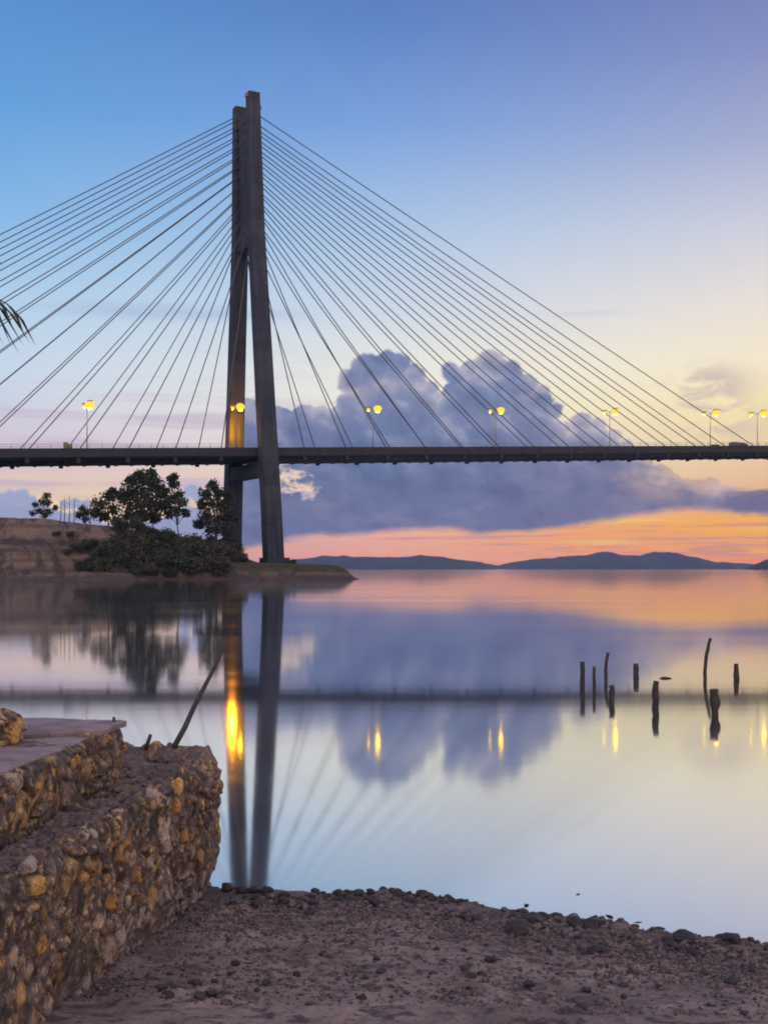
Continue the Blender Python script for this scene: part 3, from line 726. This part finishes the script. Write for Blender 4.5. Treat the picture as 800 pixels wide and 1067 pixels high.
bx = np.linspace(-3.2, 5.2, 560); by = np.concatenate([np.linspace(.5, 5.2, 60), np.linspace(5.22, 10.6, 340)])
BX, BY = np.meshgrid(bx, by, indexing='ij'); BZ = beach_z(BX, BY)
tag(link_mesh('beach', np.stack([BX, BY, BZ], -1).reshape(-1, 3), grid_faces(len(bx), len(by))[:, ::-1], M['beach'], smooth=True, origin=(0, 0, 0)), kind='structure')
# wider ground around the camera
gx2 = np.linspace(-40, 40, 60); gy2 = np.linspace(-40, 4, 30); A, B = np.meshgrid(gx2, gy2, indexing='ij')
C2 = np.interp(A, WX, WY)-B; Z2 = np.where(B > .4, -.6, np.minimum(.085*np.maximum(C2, 0)-.05, 1.1))
tag(link_mesh('ground', np.stack([A, B, Z2], -1).reshape(-1, 3), grid_faces(60, 30)[:, ::-1], M['beach'], smooth=True, origin=(0, 0, 0)), kind='structure')

# ------------------------------------------------------------------ masonry walls
def stone_loft(name, outer, inner, zbase, ztopf, batter, label_attr, ns, nf, nt, seed, cell=.12, amp=.035, topamp=.02, parent=None, rim=None, jag=.03, topf=None):
    """face rising from zbase to the top edge along `outer`, then a rough top running in to `inner`"""
    rng = np.random.default_rng(seed); outer = np.array(outer, float); inner = np.array(inner, float)
    L = np.concatenate([[0], np.cumsum(np.linalg.norm(np.diff(outer, axis=0), axis=1))]); S = np.linspace(0, L[-1], ns)
    O = np.stack([np.interp(S, L, outer[:, k]) for k in (0, 1)], -1); I = np.stack([np.interp(S, L, inner[:, k]) for k in (0, 1)], -1)
    ker = np.ones(9)/9
    for k in (0, 1):
        for AA in (O, I):
            pad = np.pad(AA[:, k], 4, 'edge'); AA[:, k] = np.convolve(pad, ker, 'valid')
    T = np.gradient(O, axis=0); T /= np.linalg.norm(T, axis=1)[:, None]; Nn = np.stack([T[:, 1], -T[:, 0]], -1)
    hgt = ztopf-zbase
    V = np.zeros((ns, nf+nt, 3)); UV = np.zeros((ns, nf+nt, 2)); NR = np.zeros((ns, nf+nt, 3)); TOP = np.zeros((ns, nf+nt))
    for j in range(nf):
        t = j/(nf-1); z = zbase+t*hgt; rnd = .05*max(0, (t-.9)/.1)**2
        XY = O+Nn*((batter*max(0, 1-t/.48)**1.4*(1+.7*fbm(np.c_[S/.5, S*0, S*0+seed], 3)))[:, None]-rnd); V[:, j, :2] = XY; V[:, j, 2] = z; UV[:, j] = np.stack([S, np.full(ns, t*hgt)], -1); NR[:, j, :2] = Nn
    wid = np.linalg.norm(I-O, axis=1).mean()
    for j in range(nt):
        t = (j+1)/nt; XY = (O-Nn*.05)*(1-t)+I*t; V[:, nf+j, :2] = XY; V[:, nf+j, 2] = ztopf+(rim(S, t) if rim else 0); UV[:, nf+j] = np.stack([S, np.full(ns, hgt+t*wid)], -1); NR[:, nf+j, 2] = 1; TOP[:, nf+j] = min(1, t*wid/.12)
    p = UV.reshape(-1, 2); pw = p+.22*cell*np.stack([fbm(np.c_[p/cell/1.2, p[:, :1]*0], 2), fbm(np.c_[p/cell/1.2+31, p[:, :1]*0], 2)], -1)
    area = S[-1]*(hgt+wid); nsd = int(area/(cell*cell)); seeds = rng.random((nsd, 2))*np.array([S[-1]+.2, hgt+wid+.2])-.1
    seeds = np.vstack([seeds, seeds[:nsd//3]+rng.normal(size=(nsd//3, 2))*cell*.6])
    idx, f1, f2 = cells(pw*np.array([1, 1.15]), seeds*np.array([1, 1.15]), np.random.default_rng(seed+1).uniform(.6, 1.5, len(seeds)))
    prot = rng.normal(size=len(seeds))*.5; slope = rng.normal(size=(len(seeds), 2))*.62
    edge = np.clip((f2-f1)/(cell*.30), 0, 1)**.7
    h = (edge-.55)*1.0+prot[idx]*.55*edge+((pw-seeds[idx])*slope[idx]).sum(1)/cell*edge
    P3 = V.reshape(-1, 3)
    rough = fbm(P3/.06, 5, .68)
    am = amp*(1-TOP.ravel())+topamp*TOP.ravel()
    disp = am*h*(.35+.9*sstep(-.35, .3, fbm(P3/.3+3, 3)))+(jag*.40)*rough+jag*.8*fbm(P3/.11+2, 3)+jag*fbm(P3/.3+5, 3)
    W = P3+NR.reshape(-1, 3)*disp[:, None]
    jit = rng.random(len(seeds))
    o = link_mesh(name, W, grid_faces(ns, nf+nt), M['masonry'], parent, False, attr={'ledge': TOP.ravel() if name == 'masonry' else TOP.ravel()*.3, 'stone': jit[idx], 'joint': (1-np.clip((f2-f1)/(cell*.24), 0, 1))*.95*(1-.4*TOP.ravel())})
    return o
LW = thing('stone_wall', 'lower laterite retaining wall with rubble ledge rising from the beach at left', 'wall', (-1.9, 6.5, 0))
outer = [(-2.35, 1.6), (-2.0, 3.4), (-1.73, 5.2), (-1.56, 6.8), (-1.36, 8.2), (-1.25, 8.95), (-1.27, 9.22), (-1.45, 9.37), (-1.9, 9.42), (-2.6, 9.46), (-4.2, 9.5)]
inner = [(-3.0, 1.6), (-2.4, 3.4), (-2.06, 5.2), (-1.93, 6.8), (-1.86, 7.8), (-1.85, 8.25), (-1.9, 8.4), (-2.0, 8.5), (-2.2, 8.5), (-2.7, 8.52), (-4.2, 8.55)]
def rimf(S, t): return .055*sstep(6.8, 7.4, S)*(1-sstep(.05, .22, t))-.025*sstep(.06, .22, t)*1
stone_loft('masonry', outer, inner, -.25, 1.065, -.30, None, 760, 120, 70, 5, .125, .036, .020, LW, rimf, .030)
UW = thing('stone_wall', 'upper stone wall topped by a cracked flat slab, set back on the ledge', 'wall', (-2.4, 7, 1.0))
outer2 = [(-3.1, 1.6), (-2.46, 3.4), (-2.12, 5.2), (-1.97, 6.6), (-1.86, 7.7), (-1.80, 8.28), (-1.86, 8.42), (-2.05, 8.5), (-2.6, 8.52), (-4.2, 8.56)]
inner2 = [(-3.4, 1.6), (-2.8, 3.4), (-2.5, 5.2), (-2.35, 6.6), (-2.25, 7.6), (-2.2, 7.9), (-2.25, 8.0), (-2.4, 8.1), (-2.7, 8.15), (-4.2, 8.2)]
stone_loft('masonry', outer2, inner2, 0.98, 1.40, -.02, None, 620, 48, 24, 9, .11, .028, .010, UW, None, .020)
# cap slab: broken flat concrete skin with a crack
def slab(name, poly, z0, th, parent, seed, n=70):
    rng = np.random.default_rng(seed); poly = np.array(poly); c = poly.mean(0)
    L = np.concatenate([[0], np.cumsum(np.linalg.norm(np.diff(np.vstack([poly, poly[:1]]), axis=0), axis=1))]); q = np.vstack([poly, poly[:1]])
    S = np.linspace(0, L[-1], 220, endpoint=False); E_ = np.stack([np.interp(S, L, q[:, k]) for k in (0, 1)], -1)
    E_ += .018*np.stack([fbm(np.c_[E_/.09, S*0], 3), fbm(np.c_[E_/.09+9, S*0], 3)], -1)
    V = []; m = 24
    V.append(np.c_[c+(E_-c)*.995, np.full(220, z0)])
    for j in range(m):
        t = 1-j/m; xy = c+(E_-c)*t; P = np.c_[xy, S*0]
        z = z0+th+.012*fbm(P/.35, 3)+.005*fbm(P/.05, 3)-(.012 if j == 0 else 0); V.append(np.c_[xy, z])
    V.append(np.c_[np.repeat(c[None], 220, 0)+(E_-c)*.001, np.full(220, z0+th)])
    return link_mesh(name, np.vstack(V), grid_faces(m+2, 220, True), M['slab'], parent)
slab('cap_slab', [(-1.80, 8.40), (-1.86, 7.95), (-2.15, 7.80), (-2.62, 7.78), (-3.2, 7.95), (-4.1, 8.1), (-4.1, 8.5), (-2.6, 8.5), (-2.1, 8.5)], 1.395, .045, UW, 3)
slab('cap_slab', [(-1.90, 7.86), (-1.99, 6.9), (-2.05, 6.3), (-2.2, 5.2), (-2.55, 3.4), (-4.4, 3.4), (-4.4, 7.9), (-3.2, 7.86), (-2.62, 7.70), (-2.2, 7.72)], 1.375, .04, UW, 4)
BL = thing('masonry_block', 'rough broken stone block on top of the slab at the left edge', 'stone block', (-2.5, 7.5, 1.4))
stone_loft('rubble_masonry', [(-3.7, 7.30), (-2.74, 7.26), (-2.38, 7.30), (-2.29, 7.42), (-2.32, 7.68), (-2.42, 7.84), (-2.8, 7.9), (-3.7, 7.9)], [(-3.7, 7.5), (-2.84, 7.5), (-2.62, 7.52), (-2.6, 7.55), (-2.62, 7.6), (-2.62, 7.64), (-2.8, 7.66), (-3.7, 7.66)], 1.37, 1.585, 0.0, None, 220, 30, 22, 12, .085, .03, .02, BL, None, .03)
# earth bank behind the walls, left of the picture
ex = np.linspace(-40, -4.0, 60); ey = np.concatenate([np.linspace(-30, 0, 20), np.linspace(.5, 9.4, 30)]); A, B = np.meshgrid(ex, ey, indexing='ij')
Zb = 1.36+.06*fbm(np.stack([A, B, A*0], -1)/.8, 4)
tag(link_mesh('earth_bank', np.stack([A, B, Zb], -1).reshape(-1, 3), grid_faces(60, 50)[:, ::-1], M['beach'], smooth=True, origin=(-4, 0, 0)), kind='structure')

# stick and pegs
b0 = px2w(181.5, 779, 9.22); t0 = px2w(243.5, 655, 9.75)
pts = [tuple(b0*(1-k/6)+t0*(k/6)+np.array((.006*math.sin(k*2.1), 0, .004*math.cos(k*1.7)))) for k in range(7)]
tag(MB().tube(pts, [.022, .021, .019, .017, .014, .011, .007], 8).build('wooden_pole', M['stick'], None, True, origin=tuple(b0)), 'long thin wooden pole leaning out over the water from the wall end', 'pole')
q = px2w(152, 781, 9.2); tag(MB().tube([tuple(q), tuple(q+np.array((.02, 0, .06))), tuple(q+np.array((.038, 0, .115)))], [.017, .016, .014], 7).build('rod_stub', M['stick'], None, True, origin=tuple(q)), 'dark rod stub poking up from the lower wall rim left of the pole', 'rod')
q = px2w(118.5, 760, 8.3); tag(MB().tube([tuple(q), tuple(q+np.array((0, 0, .045))), tuple(q+np.array((.004, 0, .085)))], [.011, .012, .010], 7).build('rod_stub', M['stick'], None, True, origin=tuple(q)), 'tiny dark rod stub standing on the slab corner of the upper wall', 'rod')

# ------------------------------------------------------------------ rocks and gravel
def rock_mesh(seed, n=16, m=10):
    rng = np.random.default_rng(seed); mb = MB(); mb.ball((0, 0, 0), 1, n, m); v = np.array(mb.v)
    for k in range(7):
        d = rng.normal(size=3); d /= np.linalg.norm(d); c = rng.uniform(.55, .85); e = v@d; v = v-np.outer(np.maximum(e-c, 0)*.9, d)
    v *= 1+.30*fbm(v*1.5+seed, 4)[:, None]; v *= np.array([1.15, .9, .68]); return v, mb.f
rmeshes = []
for k in range(6):
    v, f = rock_mesh(k+50); me = bpy.data.meshes.new('rock'); me.from_pydata(v.tolist(), [], f); me.materials.append(M['rock'])
    rmeshes.append(me)
ledge_meshes = []
for me in rmeshes:
    m2 = me.copy(); m2.materials.clear(); m2.materials.append(M['rubble']); ledge_meshes.append(m2)
def rock(x, y, r, label, group, sink=.25, name='rock', z=None):
    o = bpy.data.objects.new(name, random.choice(ledge_meshes if name == 'rubble_stone' else rmeshes)); COL.objects.link(o); zz = float(beach_z(np.array([x]), np.array([y]), False)[0]) if z is None else z
    o.location = (x, y, zz+r*(.68-sink)*.7); o.scale = (r, r*random.uniform(.8, 1.1), r*random.uniform(.75, 1.15)); o.rotation_euler = (random.uniform(-.2, .2), random.uniform(-.2, .2), random.uniform(0, 6.3))
    return tag(o, label, 'rock', group)
def gpx(px, py, z=.05):
    Y = (EYE-z)*F/(py-HZ); return (px-400)/F*Y, Y
x, y = gpx(538, 978); rock(x, y, .10, 'largest rounded dark boulder on the gravel bank just below the waterline', None)
x, y = gpx(556, 963); rock(x, y, .07, 'upright pointed rock at the water edge behind the largest boulder', None)
x, y = gpx(596, 966); rock(x, y, .075, 'wide dark rock at the water edge, left of a rock pair', None)
x, y = gpx(614, 968); rock(x, y, .07, 'dark round rock at the water edge, right of a rock pair', None)
x, y = gpx(389, 946); rock(x, y, .085, 'tall dark rock on the shore crest below the centre of the water', None)
x, y = gpx(710, 980); rock(x, y, .08, 'dark rock at the water edge near the right side', None)
x, y = gpx(762, 987); rock(x, y, .07, 'low dark rock at the water edge closest to the right picture side', None)
rr = random.Random(9)
for k in range(620):
    px = rr.uniform(236, 800) if k > 250 else rr.uniform(270, 580)
    X = (px-400)/F*9; yw = np.interp(X, WX, WY); Yk = yw-abs(rr.gauss(.0, .32))+.04; X = (px-400)/F*Yk
    if fbm(np.array([[X/.35, Yk/.25, 3.0]]), 3)[0]+rr.gauss(0, .2) < -.12: continue
    rock(X, Yk, rr.choice([.012, .014, .016, .018, .018, .02, .022, .024, .03, .038, .05]), 'small dark rock in the band of stones along the shoreline', 'small dark rocks along the shoreline', .2)
for k in range(70):
    px = rr.uniform(120, 800); py = rr.uniform(975, 1064); x, y = gpx(px, py, .15)
    if x < -1.25: continue
    rock(x, y, rr.choice([.012, .015, .02, .028, .035]), 'loose small stone lying on the muddy sand of the beach', 'loose stones on the beach', .2, 'stone')
for px, py in ((548, 943), (602, 932), (553, 958), (627, 962), (664, 961), (688, 968), (470, 940), (635, 955)):
    x, y = gpx(px, py, 0); o_ = rock(x, y, rr.choice([.018, .025, .03]), 'small dark stone just breaking the water surface off the beach', 'stones breaking the water surface', .1, z=-.008); o_.scale.z *= .5; o_.scale.x *= 1.5
# rubble on the wall ledge
for k in range(170):
    Yk = rr.uniform(5.3, 9.1); X1 = np.interp(Yk, [5.2, 6.8, 8.2, 8.95], [-1.73, -1.56, -1.40, -1.33]); X0 = np.interp(Yk, [5.2, 6.8, 7.8, 8.4, 9.1], [-2.06, -1.93, -1.86, -1.86, -2.2])
    f = rr.uniform(.12, .95)
    rock(X0+(X1-X0)*f, Yk, rr.choice([.01, .012, .015, .018, .022, .03, .045]), 'broken stone in the rubble on the ledge of the lower wall', 'rubble on the wall ledge', .2, 'rubble_stone', z=1.05)
def gravel():
    rng = np.random.default_rng(8); V = []; Fc = []; base = 0
    n = 24000; px = rng.uniform(40, 830, n); py = np.where(rng.random(n) < .38, 1075-rng.random(n)*150, np.interp(px, [100, 230, 330, 420, 520, 600, 700, 800, 900], [928, 930, 935, 932, 950, 962, 975, 990, 1004])+np.abs(rng.normal(size=n))*22); 
    protos_ = [rock_mesh(90+k, 7, 5) for k in range(5)]
    Y = (EYE-.12)*F/(py-HZ); X = (px-400)/F*Y; yw = np.interp(X, WX, WY)
    cl = fbm(np.stack([X/.5, Y/.35, X*0], -1), 3); keep = (Y < yw-.02) & (X > -1.75) & (cl+rng.normal(size=n)*.35 > -.25); X = X[keep]; Y = Y[keep]
    Z = beach_z(X, Y); S = np.exp(rng.normal(math.log(.0055), .55, len(X))).clip(.002, .022)
    dd = np.interp(X, WX, WY)-Y; S = S*np.where(dd < .6, 2.2, 1.2)
    for x, y, z, s in zip(X, Y, Z, S):
        v, f = protos_[rng.integers(5)]; a = rng.uniform(0, 6.28); c, si = math.cos(a), math.sin(a); w = v*s
        V.append(np.stack([x+w[:, 0]*c-w[:, 1]*si, y+w[:, 0]*si+w[:, 1]*c, z+w[:, 2]+s*.25], -1)); Fc += [[base+i for i in q] for q in f]; base += len(v)
    return tag(link_mesh('gravel', np.vstack(V), Fc, M['gravel'], origin=(0, 7, 0)), 'fine dark gravel scattered over the muddy beach', 'gravel', kind='stuff')
gravel()

# ------------------------------------------------------------------ palm left of the frame, one frond reaching in
PB = np.array((-4.62, 8.0, 1.3)); PT = np.array((-4.56, 8.0, 4.44))
palm = thing('palm_tree', 'coconut palm with drooping fronds, one frond tip entering at the left edge', 'palm tree', tuple(PB))
pts = [tuple(PB+(PT-PB)*k/12+np.array((.12*math.sin(k/12*2.2), 0, 0))) for k in range(13)]
MB().tube(pts, [.16-.005*k+(.008 if k % 2 else 0) for k in range(13)], 12).build('trunk', M['bark'], palm, True)
def frond(ang, lift, length, seed, droop=1.0):
    rng = np.random.default_rng(seed); d = np.array((math.cos(ang), math.sin(ang), 0)); side = np.array((-d[1], d[0], 0)); top = np.array(pts[-1]); mb = MB()
    P = [top+d*length*t+ZU*(lift*length*t-droop*length*.62*t*t) for t in np.linspace(0, 1, 24)]
    mb.tube([tuple(p) for p in P], np.linspace(.03, .004, 24).tolist(), 6)
    for i in range(3, 24):
        for sg in (1, -1):
            p = P[i]; f = i/23; ll = .62*math.sin(math.pi*min(1, .2+.72*f))**.7*(.85+.3*rng.random()); tng = P[min(i+1, 23)]-P[i-1]; tng /= np.linalg.norm(tng)
            e1 = p+(side*sg*.42+tng*.55)*ll*.55-ZU*ll*.16; e2 = p+(side*sg*.55+tng*.8)*ll*.85-ZU*ll*(.55+.2*rng.random())
            w = tng*.020
            mb.add([p-w, p+w, e1+w*.9, e1-w*.9, e2], [(0, 1, 2, 3), (3, 2, 4)])
    mb.build('frond', M['palmleaf'], palm)
# the crown
for k in range(13):
    a = 2*math.pi*k/13+.35
    if k == 0: continue
    if abs(((a+math.pi) % (2*math.pi))-math.pi) < .75: frond(a, .95, 1.25, 60+k, .7)
    else: frond(a, .6+.35*((k*7) % 3), 1.9, 60+k)
frond(.02, .42, 1.95, 77, .82)

# ------------------------------------------------------------------ evening haze
hm = bpy.data.materials.new('evening_haze'); hm.use_nodes = True; t = hm.node_tree; t.nodes.clear()
o = t.nodes.new('ShaderNodeOutputMaterial'); pv = t.nodes.new('ShaderNodeVolumePrincipled')
pv.inputs['Color'].default_value = (.40, .54, .98, 1); pv.inputs['Density'].default_value = HAZE; pv.inputs['Anisotropy'].default_value = 0
t.links.new(pv.outputs[0], o.inputs['Volume'])
hb = MB().box((0, 3000, 68.5), (3200, 3300, 71.5)).build('haze', hm); tag(hb, kind='stuff')
